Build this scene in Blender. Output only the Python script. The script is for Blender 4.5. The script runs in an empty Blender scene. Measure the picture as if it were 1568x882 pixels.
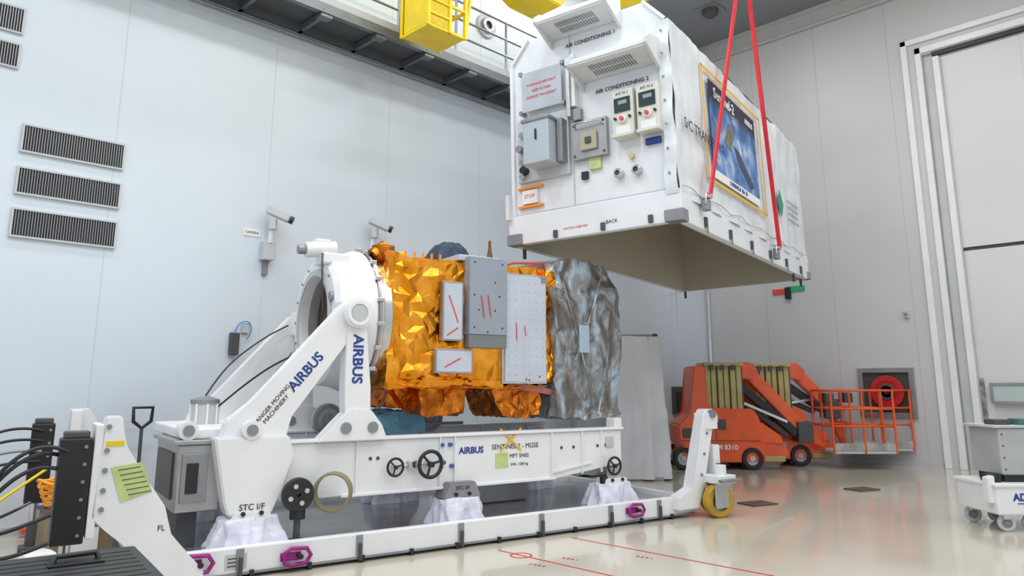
import bpy, bmesh, math, random
from mathutils import Vector, Matrix, Euler, noise
rad=math.radians
random.seed(4)
SC=bpy.context.scene
try:
    SC.view_settings.view_transform='Standard'
except Exception: pass
COL=bpy.context.collection
# ---------------------------------------------------------------- materials
MC={}
def mat(name,col,rough=0.5,metal=0.0,var=0.0,vscale=3.0,bump=0.0,bscale=20.0,coat=0.0,alpha=1.0,emit=0.0,col2=None,trans=0.0,detail=3.0):
    if name in MC: return MC[name]
    m=bpy.data.materials.new(name); m.use_nodes=True
    nt=m.node_tree; b=nt.nodes['Principled BSDF']
    b.inputs['Base Color'].default_value=(*col,1)
    b.inputs['Roughness'].default_value=rough
    b.inputs['Metallic'].default_value=metal
    b.inputs['Coat Weight'].default_value=coat
    b.inputs['Alpha'].default_value=alpha
    b.inputs['Transmission Weight'].default_value=trans
    tc=nt.nodes.new('ShaderNodeTexCoord')
    if var>0 or col2:
        n=nt.nodes.new('ShaderNodeTexNoise'); n.inputs['Scale'].default_value=vscale; n.inputs['Detail'].default_value=detail
        nt.links.new(tc.outputs['Object'],n.inputs['Vector'])
        r=nt.nodes.new('ShaderNodeValToRGB')
        c2=col2 if col2 else tuple(max(0,c*(1-var)) for c in col)
        r.color_ramp.elements[0].position=.36; r.color_ramp.elements[1].position=.64
        r.color_ramp.elements[0].color=(*c2,1); r.color_ramp.elements[1].color=(*col,1)
        nt.links.new(n.outputs['Fac'],r.inputs['Fac']); nt.links.new(r.outputs['Color'],b.inputs['Base Color'])
    if bump>0:
        n2=nt.nodes.new('ShaderNodeTexNoise'); n2.inputs['Scale'].default_value=bscale; n2.inputs['Detail'].default_value=4
        nt.links.new(tc.outputs['Object'],n2.inputs['Vector'])
        bp=nt.nodes.new('ShaderNodeBump'); bp.inputs['Strength'].default_value=bump; bp.inputs['Distance'].default_value=.05
        nt.links.new(n2.outputs['Fac'],bp.inputs['Height']); nt.links.new(bp.outputs['Normal'],b.inputs['Normal'])
    MC[name]=m; return m
WHITE=mat('white_paint',(.80,.81,.83),.35,0,.05)
WHITE2=mat('container_white',(.76,.79,.83),.45,0,.06,2)
TARP=mat('white_tarp',(.72,.76,.80),.45,0,.12,2.5,.45,3)
BLK=mat('black_rubber',(.015,.015,.017),.45,0,.2)
DGREY=mat('dark_grey',(.07,.075,.08),.5,0,.15)
GREY=mat('grey_metal',(.30,.31,.33),.4,.5,.15)
LGREY=mat('light_grey',(.52,.54,.56),.45,0,.06)
STEEL=mat('steel',(.62,.62,.63),.25,1,.12,6)
GOLD=mat('gold_foil',(1.0,.43,.05),.26,1,0,4,.12,12,col2=(.78,.26,.012))
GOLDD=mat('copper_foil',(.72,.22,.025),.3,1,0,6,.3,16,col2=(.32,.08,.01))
BLUE=mat('navy_ink',(.01,.045,.25),.5)
INK=mat('black_ink',(.02,.02,.03),.6)
RED=mat('red_webbing',(.70,.015,.03),.6,0,.2,10)
REDT=mat('red_tape',(.75,.06,.05),.5)
ORNG=mat('orange_paint',(.84,.11,.018),.35,0,.15,3,coat=.3)
ORT=mat('orange_tape',(.85,.28,.02),.5)
YEL=mat('yellow_paint',(.85,.62,.0),.4,0,.12)
YTAPE=mat('yellow_tape',(.75,.45,.03),.5)
YG=mat('green_label',(.52,.64,.25),.6,0,.15,8)
BEIGE=mat('beige_paint',(.50,.43,.17),.45,0,.2)
PURP=mat('purple_anodised',(.33,.02,.22),.35,.2,.1)
WHEELY=mat('yellow_polyurethane',(.50,.30,.02),.5,0,.2,8)
PAPER=mat('paper',(.80,.80,.80),.7)
CLOTH=mat('white_cloth',(.74,.74,.85),.8,0,.06,4,.3,8)
GLASS=mat('dark_display',(.03,.05,.05),.1)
SS=mat('stainless',(.42,.42,.43),.35,.8,.15)
# ---------------------------------------------------------------- helpers
def empty(name,loc=(0,0,0),yaw=0,roll=0):
    o=bpy.data.objects.new(name,None); COL.objects.link(o)
    o.empty_display_size=.2
    o.matrix_world=Matrix.Translation(loc)@Matrix.Rotation(rad(yaw),4,'Z')@Matrix.Rotation(rad(roll),4,'X')
    return o
def add(p,name,bm,m,smooth=False):
    me=bpy.data.meshes.new(name); bmesh.ops.recalc_face_normals(bm,faces=bm.faces[:]); bm.to_mesh(me); bm.free()
    if m: me.materials.append(m)
    if smooth:
        for f in me.polygons: f.use_smooth=True
        try: me.set_sharp_from_angle(angle=rad(35 if smooth is True else smooth))
        except Exception: pass
    o=bpy.data.objects.new(name,me); COL.objects.link(o)
    if p: o.parent=p
    return o
def box(p,name,lo,hi,m,bev=0.0):
    bm=bmesh.new(); bmesh.ops.create_cube(bm,size=1)
    for v in bm.verts:
        v.co=Vector([lo[i]+(v.co[i]+.5)*(hi[i]-lo[i]) for i in range(3)])
    if bev>0: bmesh.ops.bevel(bm,geom=bm.edges[:],offset=bev,segments=2,affect='EDGES',profile=.5)
    return add(p,name,bm,m)
def frame_m(a,b,up=(0,0,1)):
    a=Vector(a);b=Vector(b);x=(b-a).normalized();u=Vector(up)
    if abs(x.dot(u))>.98: u=Vector((0,1,0))
    y=u.cross(x).normalized(); z=x.cross(y)
    M=Matrix((x,y,z)).transposed().to_4x4(); M.translation=a
    return M,(b-a).length
def beam(p,name,a,b,w,h,m,bev=0.0,up=(0,0,1)):
    M,L=frame_m(a,b,up)
    bm=bmesh.new(); bmesh.ops.create_cube(bm,size=1)
    for v in bm.verts: v.co=Vector(((v.co.x+.5)*L,v.co.y*w,v.co.z*h))
    if bev>0: bmesh.ops.bevel(bm,geom=bm.edges[:],offset=bev,segments=2,affect='EDGES')
    bm.transform(M)
    return add(p,name,bm,m)
def lathe(p,name,prof,a,b,m,seg=32,smooth=True,closed=False):
    M,L=frame_m(a,b); bm=bmesh.new(); rings=[]
    for t,r in prof:
        rings.append([bm.verts.new((t,r*math.cos(2*math.pi*i/seg),r*math.sin(2*math.pi*i/seg))) for i in range(seg)])
    n=len(rings)
    for k in range(n if closed else n-1):
        A=rings[k];B=rings[(k+1)%n]
        for i in range(seg):
            bm.faces.new((A[i],A[(i+1)%seg],B[(i+1)%seg],B[i]))
    if not closed:
        if prof[0][1]>1e-4: bm.faces.new(rings[0])
        if prof[-1][1]>1e-4: bm.faces.new(rings[-1])
    bmesh.ops.remove_doubles(bm,verts=bm.verts,dist=1e-5)
    bm.transform(M)
    return add(p,name,bm,m,smooth)
def cyl(p,name,a,b,r,m,seg=20,r2=None):
    L=(Vector(b)-Vector(a)).length
    return lathe(p,name,[(0,r),(L,r if r2 is None else r2)],a,b,m,seg)
def ring(p,name,a,b,ro,ri,m,seg=64):
    L=(Vector(b)-Vector(a)).length; e=min(.01,L*.2)
    return lathe(p,name,[(0,ri),(0,ro-e),(e,ro),(L-e,ro),(L,ro-e),(L,ri)],a,b,m,seg,closed=True)
def tube(p,name,pts,r,m,smooth=True,cyc=False):
    cu=bpy.data.curves.new(name,'CURVE'); cu.dimensions='3D'; cu.bevel_depth=r; cu.bevel_resolution=3; cu.use_fill_caps=True
    if smooth:
        s=cu.splines.new('NURBS'); s.points.add(len(pts)-1); s.order_u=4; s.use_endpoint_u=True
    else:
        s=cu.splines.new('POLY'); s.points.add(len(pts)-1)
    for i,q in enumerate(pts): s.points[i].co=(*q,1)
    s.use_cyclic_u=cyc
    cu.materials.append(m); o=bpy.data.objects.new(name,cu); COL.objects.link(o)
    if p: o.parent=p
    return o
def prism(p,name,prof,plane,lo,hi,m,bev=0.0):
    def P(u,v,w): return {'xz':(u,w,v),'yz':(w,u,v),'xy':(u,v,w)}[plane]
    bm=bmesh.new()
    A=[bm.verts.new(P(u,v,lo)) for u,v in prof];B=[bm.verts.new(P(u,v,hi)) for u,v in prof]
    n=len(prof); bm.faces.new(A); bm.faces.new(B)
    for i in range(n): bm.faces.new((A[i],A[(i+1)%n],B[(i+1)%n],B[i]))
    if bev>0: bmesh.ops.bevel(bm,geom=bm.edges[:],offset=bev,segments=2,affect='EDGES')
    return add(p,name,bm,m)
def text(p,name,s,loc,rot,size,m,align='CENTER',bold=0.0):
    cu=bpy.data.curves.new(name,'FONT'); cu.body=s; cu.size=size; cu.align_x=align; cu.align_y='CENTER'
    cu.extrude=.001; cu.offset=bold; cu.resolution_u=3
    cu.materials.append(m); o=bpy.data.objects.new(name,cu); COL.objects.link(o)
    o.location=loc; o.rotation_euler=[rad(a) for a in rot]
    if p: o.parent=p
    return o
def crumple(p,name,lo,hi,cell,amp,freq,m,seed=0,smooth=False,taper=None,rnd=.3):
    lo=Vector(lo);hi=Vector(hi);d=hi-lo
    bm=bmesh.new()
    n=[max(1,int(round(d[i]/cell))) for i in range(3)]
    def face(fix,val,a,b):
        vs={}
        for i in range(n[a]+1):
            for j in range(n[b]+1):
                q=[0,0,0];q[fix]=val;q[a]=lo[a]+d[a]*i/n[a];q[b]=lo[b]+d[b]*j/n[b]
                vs[i,j]=bm.verts.new(q)
        for i in range(n[a]):
            for j in range(n[b]):
                if random.random()<.5: 
                    bm.faces.new((vs[i,j],vs[i+1,j],vs[i+1,j+1])); bm.faces.new((vs[i,j],vs[i+1,j+1],vs[i,j+1]))
                else:
                    bm.faces.new((vs[i,j],vs[i+1,j],vs[i,j+1])); bm.faces.new((vs[i+1,j],vs[i+1,j+1],vs[i,j+1]))
    for ax,(a,b) in enumerate(((1,2),(0,2),(0,1))):
        face(ax,lo[ax],a,b);face(ax,hi[ax],a,b)
    bmesh.ops.remove_doubles(bm,verts=bm.verts,dist=1e-4)
    off=Vector((seed*7.3,seed*3.1,seed*1.7))
    for v in bm.verts:
        if taper: v.co=taper(v.co.copy())
        q=v.co*freq+off
        dv=noise.noise_vector(q)*amp+noise.noise_vector(q*2.3)*amp*.5
        dv+=Vector((random.uniform(-1,1),random.uniform(-1,1),random.uniform(-1,1)))*amp*rnd
        v.co+=dv
    return add(p,name,bm,m,smooth)
def drape(p,name,c,rx,ry,z0,z1,m,flare=1.3,folds=9,amp=.12,seed=0,seg=72,rows=8,power=4,rough=.0):
    bm=bmesh.new();rings=[]
    for k in range(rows+1):
        t=k/rows; z=z1+(z0-z1)*t; R=[]
        for i in range(seg):
            a=2*math.pi*i/seg; ca,sa=math.cos(a),math.sin(a)
            sup=(abs(ca)**power+abs(sa)**power)**(-1/power)
            f=1+(flare-1)*t**1.2
            w=1+amp*(.25+.75*t)*(math.sin(folds*a+seed+1.3*math.sin(2*a+seed))+.5*math.sin(folds*2.3*a+seed*2+t*2))
            w+=rough*noise.noise(Vector((ca*3,sa*3,z*5+seed)))+rough*.5*noise.noise(Vector((ca*7,sa*7,z*8+seed)))
            zz=z+.02*noise.noise(Vector((a*2,k,seed)))*(1 if k<rows else 0)
            R.append(bm.verts.new((c[0]+ca*sup*rx*f*w,c[1]+sa*sup*ry*f*w,zz)))
        rings.append(R)
    for k in range(rows):
        for i in range(seg):
            bm.faces.new((rings[k][i],rings[k][(i+1)%seg],rings[k+1][(i+1)%seg],rings[k+1][i]))
    top=bm.verts.new((c[0],c[1],z1+.02))
    for i in range(seg): bm.faces.new((rings[0][i],rings[0][(i+1)%seg],top))
    return add(p,name,bm,m,80)
def handwheel(p,name,c,r,axis,m,spokes=3):
    c=Vector(c); ax=Vector(axis).normalized(); u=ax.orthogonal().normalized(); v=ax.cross(u)
    pts=[c+(u*math.cos(2*math.pi*i/24)+v*math.sin(2*math.pi*i/24))*r for i in range(24)]
    tube(p,name+'_rim',pts,r*.15,m,False,True)
    for i in range(spokes):
        a=math.pi*2*i/spokes+.5
        cyl(p,name+f'_spoke_{i}',c,c+(u*math.cos(a)+v*math.sin(a))*r,r*.1,m,8)
    cyl(p,name+'_hub',c-ax*r*.2,c+ax*r*.35,r*.22,m,16)
def wheel(p,name,c,r,w,axis,tyre,hub):
    c=Vector(c);ax=Vector(axis).normalized(); a=c-ax*w/2;b=c+ax*w/2
    lathe(p,name+'_tyre',[(0,r*.6),(0,r*.9),(w*.15,r),(w*.85,r),(w,r*.9),(w,r*.6)],a,b,tyre,36,closed=True)
    lathe(p,name+'_hub',[(w*.12,0),(w*.12,r*.25),(w*.25,r*.3),(w*.25,r*.62),(w*.75,r*.62),(w*.75,r*.3),(w*.9,r*.25),(w*.9,0)],a,b,hub,30)
# ---------------------------------------------------------------- room
FLOORM=mat('epoxy_floor',(.58,.54,.455),.14,0,.10,.6,coat=.25)
WALLA=mat('wall_panel_cool',(.64,.71,.78),.34,0,.04,.4)
WALLB=mat('wall_panel_warm',(.56,.56,.585),.4,0,.05,.4)
CEILM=mat('ceiling_paint',(.24,.25,.27),.6,0,.05)
SEAM=mat('panel_seam',(.56,.62,.68),.6)
SEAMB=mat('panel_seam_dark',(.45,.45,.47),.6)
box(None,'floor',(-6,-8,-.15),(16.8,9.8,0),FLOORM)
box(None,'wall_left',(-6,9.8,-.15),(16.8,10.0,10.5),WALLA)
wr=empty('wall_right')
box(wr,'panel_a',(16.6,4.35,-.15),(16.8,9.8,10.5),WALLB)
box(wr,'panel_b',(16.6,-2.6,8.55),(16.8,4.35,10.5),WALLB)
box(wr,'panel_c',(16.6,-8,-.15),(16.8,-2.6,10.5),WALLB)
box(None,'ceiling',(-6,-8,10.5),(16.8,10.0,10.7),CEILM)
box(None,'baseboard_left',(-6,9.77,0),(16.6,9.8,.1),LGREY)
box(None,'baseboard_right',(16.57,4.75,0),(16.6,9.77,.1),LGREY)
t1=empty('trim_1')
for i in range(11):
    x=.62+2.05*i-4.1
    box(t1,f'vertical_seam_{i}',(x-.005,9.797,.1),(x+.005,9.8,10.5),SEAM)
box(t1,'cornice',(-6,9.74,10.42),(16.6,9.8,10.5),LGREY)
t2=empty('trim_2')
for i,y in enumerate((8.2,6.6,5.0)):
    box(t2,f'vertical_seam_{i}',(16.597,y-.005,.1),(16.6,y+.005,10.5),SEAMB)
box(t2,'cornice',(16.54,-8,10.40),(16.6,9.8,10.5),LGREY)
box(t2,'conduit',(16.5,-8,10.0),(16.56,9.8,10.05),LGREY)
cyl(t2,'corner_pipe',(16.5,9.7,0),(16.5,9.7,10.5),.03,WHITE,10)
# big door
d=empty('door_1')
DOORM=mat('door_panel',(.66,.67,.70),.4,0,.04,.5)
box(d,'lower_leaf',(16.72,-2.5,.03),(16.8,4.3,4.25),DOORM)
box(d,'upper_leaf',(16.70,-2.5,4.32),(16.8,4.3,8.5),DOORM)
box(d,'leaf_gap',(16.74,-2.5,4.2),(16.79,4.3,4.34),DGREY)
box(d,'jamb_outer',(16.54,4.60,0),(16.64,4.72,8.95),WHITE,.01)
box(d,'jamb_mid',(16.56,4.34,0),(16.7,4.46,8.72),WHITE,.01)
box(d,'jamb_groove',(16.62,4.44,0),(16.66,4.62,8.8),LGREY)
box(d,'jamb_inner',(16.60,4.02,0),(16.72,4.14,8.45),WHITE,.01)
box(d,'jamb_seal',(16.66,4.14,0),(16.70,4.36,8.5),LGREY)
box(d,'jamb_rubber',(16.64,4.32,0),(16.67,4.345,8.5),GREY); box(d,'jamb_rubber_b',(16.66,4.00,0),(16.70,4.02,8.4),LGREY)
box(d,'head_outer',(16.54,-2.6,8.83),(16.64,4.72,8.95),WHITE,.01)
box(d,'head_mid',(16.56,-2.6,8.58),(16.7,4.46,8.72),WHITE,.01)
box(d,'head_seal',(16.60,-2.6,8.47),(16.72,4.14,8.56),BLK)
box(d,'pull_plate',(16.70,3.92,.6),(16.725,4.10,1.75),mat('worn_plate',(.50,.51,.54),.6,0,.7,5),.005)
box(d,'bottom_seal',(16.68,-2.5,0),(16.8,4.3,.05),DGREY)
for i in range(5):
    box(d,f'leaf_seam_{i}',(16.697,2.6-i*1.1,.05),(16.702,2.610-i*1.1,8.5),SEAM)
# red floor lines
fl=empty('floor_marking')
RL=mat('red_floor_line',(.50,.02,.01),.3)
box(fl,'line_a',(5.32,-2,0.0),(5.345,5.6,.002),RL)
box(fl,'line_b',(6.3,-2,0.0),(6.325,5.5,.002),RL)
ring(fl,'circle',(5.33,5.28,0),(5.33,5.28,.003),.11,.09,RL)
for i,(x,y,s,t) in enumerate(((5.15,4.9,90,'1 9 8 4'),(5.55,4.85,90,'2 0 2 1'),(5.15,4.3,90,'A X E'),(6.1,4.4,90,'0 5 4 1'))):
    text(fl,f'stencil_{i}',t,(x,y,.003),(0,0,-80),.06,RL)
for i,(x,y) in enumerate(((9.85,5.19),(12.34,4.73))):
    o=empty('floor_access_plate' ,(x,y,0),-20)
    box(o,'plate',(-.22,-.16,0),(.22,.16,.02),mat('rust_plate',(.16,.10,.07),.5,.3,.3,9),.004)
    for sx in(-1,1):
        cyl(o,f'bolt_{sx}',(sx*.18,0,.02),(sx*.18,0,.026),.012,STEEL,8)
# vents
SLAT=mat('vent_slat',(.36,.37,.39),.35,.6)
DV=mat('vent_dark',(.02,.02,.025),.7)
for (x0,x1,z0,z1) in ((1.67,2.78,4.25,4.59),(1.67,2.78,3.75,4.08),(1.67,2.78,3.25,3.59),(.45,1.55,5.65,5.98),(.45,1.55,5.22,5.53)):
    v=empty('air_vent',(x0,9.8,z0)); W=x1-x0;H=z1-z0
    box(v,'back',(.02,-.02,.02),(W-.02,0,H-.02),DV)
    for a,b in (((0,-.035,0),(W,0,.022)),((0,-.035,H-.022),(W,0,H)),((0,-.035,.022),(.022,0,H-.022)),((W-.022,-.035,.022),(W,0,H-.022))):
        box(v,'frame_bar',a,b,LGREY)
    bm=bmesh.new(); n=38
    for i in range(n):
        x=.03+(W-.06)*(i+.5)/n
        r=bmesh.ops.create_cube(bm,size=1)
        bmesh.ops.scale(bm,vec=(.007,.02,H-.05),verts=r['verts']); bmesh.ops.translate(bm,vec=(x,-.022,H/2),verts=r['verts'])
    add(v,'slats',bm,SLAT)
def cctv(name,loc,yaw=0,sign=True):
    c=empty(name,loc,yaw)
    box(c,'junction_box',(-.07,-.14,-.55),(.1,0,-.28),LGREY,.01)
    box(c,'conduit',(-.02,-.05,-.75),(.05,0,-.55),GREY)
    cyl(c,'arm',(0.02,-.12,-.3),(0.02,-.18,-.02),.035,WHITE)
    cyl(c,'pan_head',(0.02,-.18,-.12),(0.02,-.18,.02),.06,LGREY)
    beam(c,'housing',(-.06,-.15,.16),(.2,-.32,.03),.12,.11,LGREY,.015)
    cyl(c,'lens_shade',(.2,-.32,.03),(.24,-.345,.01),.055,BLK)
    if sign:
        box(c,'sign',(-.32,-.01,-.22),(-.08,0,-.12),PAPER)
        text(c,'sign_text','CAMERA',(-.2,-.012,-.17),(90,0,0),.05,INK)
    return c
cctv('wall_camera',(4.72,9.8,3.88))
cctv('wall_camera',(6.42,9.8,4.0),0,False)
ph=empty('wall_sensor',(4.36,9.8,2.0))
box(ph,'body',(-.06,-.08,0),(.06,0,.3),DGREY,.01)
box(ph,'wall_box',(.1,-.04,.3),(.2,0,.44),LGREY,.008)
tube(ph,'cable',[(0,-.05,.3),(.02,-.06,.42),(.12,-.06,.47),(.22,-.05,.45),(.24,-.05,.3),(.17,-.04,.22)],.008,mat('blue_cable',(.05,.25,.6),.5))
rf=empty('round_wall_vent',(8.95,9.8,8.45))
ring(rf,'flange',(0,-.04,0),(0,0,0),.24,.15,LGREY)
ring(rf,'inner',(0,-.1,0),(0,0,0),.15,.08,GREY)
cyl(rf,'core',(0,-.06,0),(0,0,0),.08,BLK)
# catwalk
cw=empty('catwalk',(0,0,.42))
CWM=mat('catwalk_steel',(.17,.19,.21),.45,.5,.15)
GALV=mat('galvanised_rail',(.30,.33,.36),.4,.6)
box(cw,'edge_channel',(-2,9.02,6.55),(14.0,9.07,6.70),CWM)
box(cw,'edge_flange_lower',(-2,8.98,6.53),(14.0,9.07,6.56),CWM)
box(cw,'deck',(-2,9.07,6.62),(14.0,9.8,6.66),mat('grating',(.10,.11,.12),.6,.3))
box(cw,'wall_channel',(-2,9.7,6.5),(14.0,9.8,6.62),CWM)
for i in range(17):
    x=-1.6+i*.95
    box(cw,f'joist_{i}',(x-.03,9.0,6.5),(x+.03,9.8,6.60),CWM)
    box(cw,f'joist_plate_{i}',(x-.09,8.97,6.46),(x+.09,9.12,6.50),CWM)
box(cw,'toe_board',(-2,9.03,6.70),(14.0,9.04,6.82),mat('toe_board_grey',(.42,.44,.46),.5))
for i in range(13):
    x=-.83+i*1.2
    cyl(cw,f'post_{i}',(x,9.05,6.6),(x,9.05,7.75),.024,GALV,10)
for k,z in enumerate((7.1,7.42,7.75)):
    cyl(cw,f'rail_{k}',(-2,9.05,z),(14.0,9.05,z),.022,GALV,10)
cyl(cw,'pipe',(-2,9.74,6.42),(14,9.74,6.42),.03,GREY,10)
# yellow gondola + crane
g=empty('crane_maintenance_cage',(6.50,8.3,6.80))
box(g,'floor_plate',(-.36,-.32,0),(.36,.32,.05),YEL,.01)
box(g,'side_panel_a',(-.36,-.32,.05),(-.32,.32,1.1),YEL)
box(g,'back_panel',(-.36,.28,.05),(.36,.32,.9),YEL)
box(g,'front_panel',(-.36,-.32,.05),(.05,-.29,1.1),mat('yellow_mesh',(.72,.50,0),.5,0,.2,30))
for i in range(5):
    z=.2+i*.22
    box(g,f'front_rib_{i}',(-.36,-.34,z),(.05,-.32,z+.03),YEL)
for x,y in((-.36,-.32),(.36,-.32),(.36,.32),(-.36,.32),(.05,-.32)):
    box(g,'post',(x-.025,y-.025,0),(x+.025,y+.025,2.2),YEL)
for z in(.45,.8,1.1):
    box(g,'rail_front',(.05,-.34,z-.02),(.36,-.30,z+.02),YEL); box(g,'rail_side',(.34,-.32,z-.02),(.38,.32,z+.02),YEL)
beam(g,'ladder_bar_a',(.36,-.32,.05),(.5,-.3,.9),.04,.04,YEL); beam(g,'ladder_bar_b',(.5,-.3,.9),(.5,-.3,2.2),.04,.04,YEL)
box(g,'hanger',(-.36,-.1,2.15),(.55,.1,3.70),YEL)
cb=empty('bridge_crane',(8.35,8.2,8.12))
prism(cb,'end_carriage',[(-.35,.15),(0,0),(.6,0),(.9,.35),(.9,1.2),(-.35,1.2)],'xz',-.35,.35,YEL,.02)
box(cb,'girder',(-.2,-14,1.2),(.6,.6,2.3),YEL,.02)
box(cb,'bogie_plate',(0,-.4,.1),(.5,-.36,.3),DGREY)
cd=empty('ceiling_dome_camera',(14.9,8.3,10.5))
box(cd,'plate',(-.28,-.28,-.03),(.28,.28,0),GREY,.005)
lathe(cd,'dome',[(0,.2),(.1,.18),(.17,.1),(.2,0)],(0,0,-.03),(0,0,-.3),DGREY)
hb=empty('fire_hose_cabinet',(16.6,5.12,.95))
for a,b in (((-.06,0,0),(0,1.11,.1)),((-.06,0,.91),(0,1.11,1.01)),((-.06,0,.1),(0,.1,.91)),((-.06,1.01,.1),(0,1.11,.91))):
    box(hb,'frame',a,b,SS,.004)
box(hb,'recess',(-.012,.1,.1),(-.004,1.01,.91),mat('recess_dark',(.06,.055,.055),.6))
RP=mat('red_reel',(.50,.015,.02),.4)
ring(hb,'reel_rim',(-.14,.52,.52),(-.10,.52,.52),.33,.22,RP)
cyl(hb,'reel_disc',(-.12,.52,.52),(-.10,.52,.52),.24,RP,32)
cyl(hb,'reel_drum',(-.12,.52,.52),(-.01,.52,.52),.12,RP,24)
ring(hb,'reel_inner_rib',(-.15,.52,.52),(-.12,.52,.52),.16,.12,DGREY)
cyl(hb,'reel_hub',(-.17,.52,.52),(-.12,.52,.52),.06,BLK)
cp=empty('wall_control_panel',(16.7,3.05,1.26))
for a,b in (((-.14,0,0),(0,.76,.05)),((-.14,0,.34),(0,.76,.39)),((-.14,0,.05),(0,.05,.34)),((-.14,.71,.05),(0,.76,.34))): box(cp,'frame',a,b,SS,.003)
box(cp,'panel',(-.12,.05,.05),(0,.71,.34),mat('panel_face',(.45,.55,.56),.4))
sn=empty('wall_detector',(16.6,5.15,3.05))
box(sn,'base',(-.05,-.05,-.08),(0,.05,.08),LGREY,.01); cyl(sn,'sensor',(-.1,0,0),(-.05,0,0),.03,mat('copper_brown',(.4,.2,.1),.5))
es=empty('wall_direction_sign',(16.6,7.3,3.72))
box(es,'green_plate',(-.03,-.05,.02),(0,.35,.14),mat('sign_green',(.02,.4,.15),.5)); box(es,'red_plate',(-.03,.35,-.02),(0,.72,.1),REDT); box(es,'lamp',(-.08,.28,-.15),(0,.4,.12),BLK)
bx=empty('wall_socket_box',(15.1,9.8,.95)); box(bx,'box',(-.25,-.1,0),(.25,0,.62),DGREY,.01); box(bx,'cover',(-.2,-.12,.05),(.2,-.1,.5),BLK,.01)
# ---------------------------------------------------------------- TRANSPORT PLATFORM (frame T)
TP=(8.42,5.30,0); TY=-11
pf=empty('transport_platform',TP,TY)
DECK=mat('deck_metal',(.60,.61,.64),.16,.75,.3,1.5)
L=-6.3; D=2.5
box(pf,'deck',(L,.05,.10),(0,D,.185),DECK)
box(pf,'lip_front',(L,0,.03),(0,.09,.25),WHITE,.012)
box(pf,'lip_back',(L,D-.09,.03),(0,D,.25),WHITE,.012)
box(pf,'lip_right',(-.09,.09,.03),(0,D-.09,.25),WHITE,.012)
box(pf,'lip_left',(L,.09,.03),(L+.09,D-.09,.25),WHITE,.012)
box(pf,'rubber_seal',(L,-.015,.03),(0,0,.05),GREY)
for i,x in enumerate((-5.5,-4.43,-3.35,-2.35,-1.37,-.6)):
    box(pf,f'latch_plate_{i}',(x-.03,-.02,.07),(x+.03,0,.24),GREY,.004)
    box(pf,f'latch_hook_{i}',(x-.012,-.045,.02),(x+.017,-.02,.17),DGREY,.004)
for i in range(12):
    x=-5.9+i*.5; box(pf,f'foot_{i}',(x-.015,-.03,.0),(x+.02,.03,.06),BLK)
box(pf,'serial_plate',(-5.62,-.004,.08),(-5.44,0,.2),LGREY)
for i in range(3): box(pf,f'serial_line_{i}',(-5.6,-.006,.10+.03*i),(-5.48,-.004,.11+.03*i),DGREY)
def purple(p,n,x,z,s=1):
    pts=[(x-.11*s,-.05,z-.05*s),(x-.12*s,-.05,z+.03*s),(x-.06*s,-.05,z+.07*s),(x+.08*s,-.05,z+.06*s),(x+.12*s,-.05,z+.0*s),(x+.08*s,-.05,z-.06*s),(x-.05*s,-.05,z-.07*s)]
    tube(p,n+'_loop',pts,.018*s,PURP,False,True)
    box(p,n+'_base',(x-.14*s,-.03,z-.035*s),(x+.04*s,0,z+.035*s),PURP,.008)
    cyl(p,n+'_bolt',(x+.02*s,-.09,z),(x+.02*s,0,z),.022*s,BLK)
purple(pf,'clamp_a',-5.02,.13,1); purple(pf,'clamp_b',-5.85,.16,1.05); purple(pf,'clamp_c',-1.0,.16,1)
prism(pf,'leg_right',[(-.36,.1),(0.0,.1),(.10,.35),(.36,1.22),(.33,1.30),(.2,1.30),(.14,1.22),(-.1,.34),(-.36,.26)],'xz',-.10,.06,WHITE,.012)
box(pf,'leg_right_rib',(.17,-.13,1.05),(.37,.09,1.25),WHITE,.01)
cyl(pf,'leg_right_eye',(.27,-.16,1.24),(.27,.1,1.24),.05,GREY)
for i,z in enumerate((1.12,1.0,.75,.5)): cyl(pf,f'leg_right_bolt_{i}',(-.02+.26*(z-.2),-.115,z),(-.02+.26*(z-.2),-.1,z),.018,GREY,8)
purple(pf,'clamp_d',-.12,.2,.8)
box(pf,'castor_arm',(.1,-.34,.40),(.42,.0,.5),WHITE,.01)
cyl(pf,'castor_pivot',(.24,-.25,.34),(.24,-.25,.62),.07,WHITE)
box(pf,'castor_top',(.1,-.4,.42),(.46,-.1,.46),GREY,.01)
box(pf,'castor_fork_a',(.05,-.33,.12),(.36,-.315,.42),STEEL); box(pf,'castor_fork_b',(.05,-.17,.12),(.36,-.155,.42),STEEL)
wheel(pf,'castor_wheel',(.18,-.245,.20),.20,.12,(0.25,1,0),WHEELY,GREY)
wheel(pf,'castor_wheel_b',(.32,-.06,.20),.20,.1,(0.25,1,0),WHEELY,GREY)
box(pf,'jack_body',(.30,-.1,.5),(.42,.05,.85),WHITE,.01)
box(pf,'jack_black',(.33,-.14,.48),(.42,-.02,.62),BLK,.01)
prism(pf,'leg_left',[(-6.62,1.36),(-6.50,1.36),(-6.46,1.12),(-6.13,.64),(-6.08,.42),(-5.80,.12),(-5.80,.02),(-6.20,.02),(-6.36,.35),(-6.55,.5),(-6.66,.6)],'xz',-.08,.06,WHITE,.012)
box(pf,'leg_left_side_plate',(-6.68,-.08,.45),(-6.62,.3,1.30),WHITE,.01)
for i,z in enumerate((1.28,1.1,.95,.8,.66)): cyl(pf,f'leg_bolt_{i}',(-6.59,-.1,z),(-6.59,-.08,z),.02,GREY,8)
prism(pf,'paper_notice',[(-6.55,.97),(-6.33,1.0),(-6.24,.77),(-6.46,.70)],'xz',-.086,-.082,YG)
for i in range(6):
    beam(pf,f'notice_line_{i}',(-6.50+.018*i,-.088,.945-.038*i),(-6.34+.018*i,-.088,.965-.038*i),.002,.006,DGREY)
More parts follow.
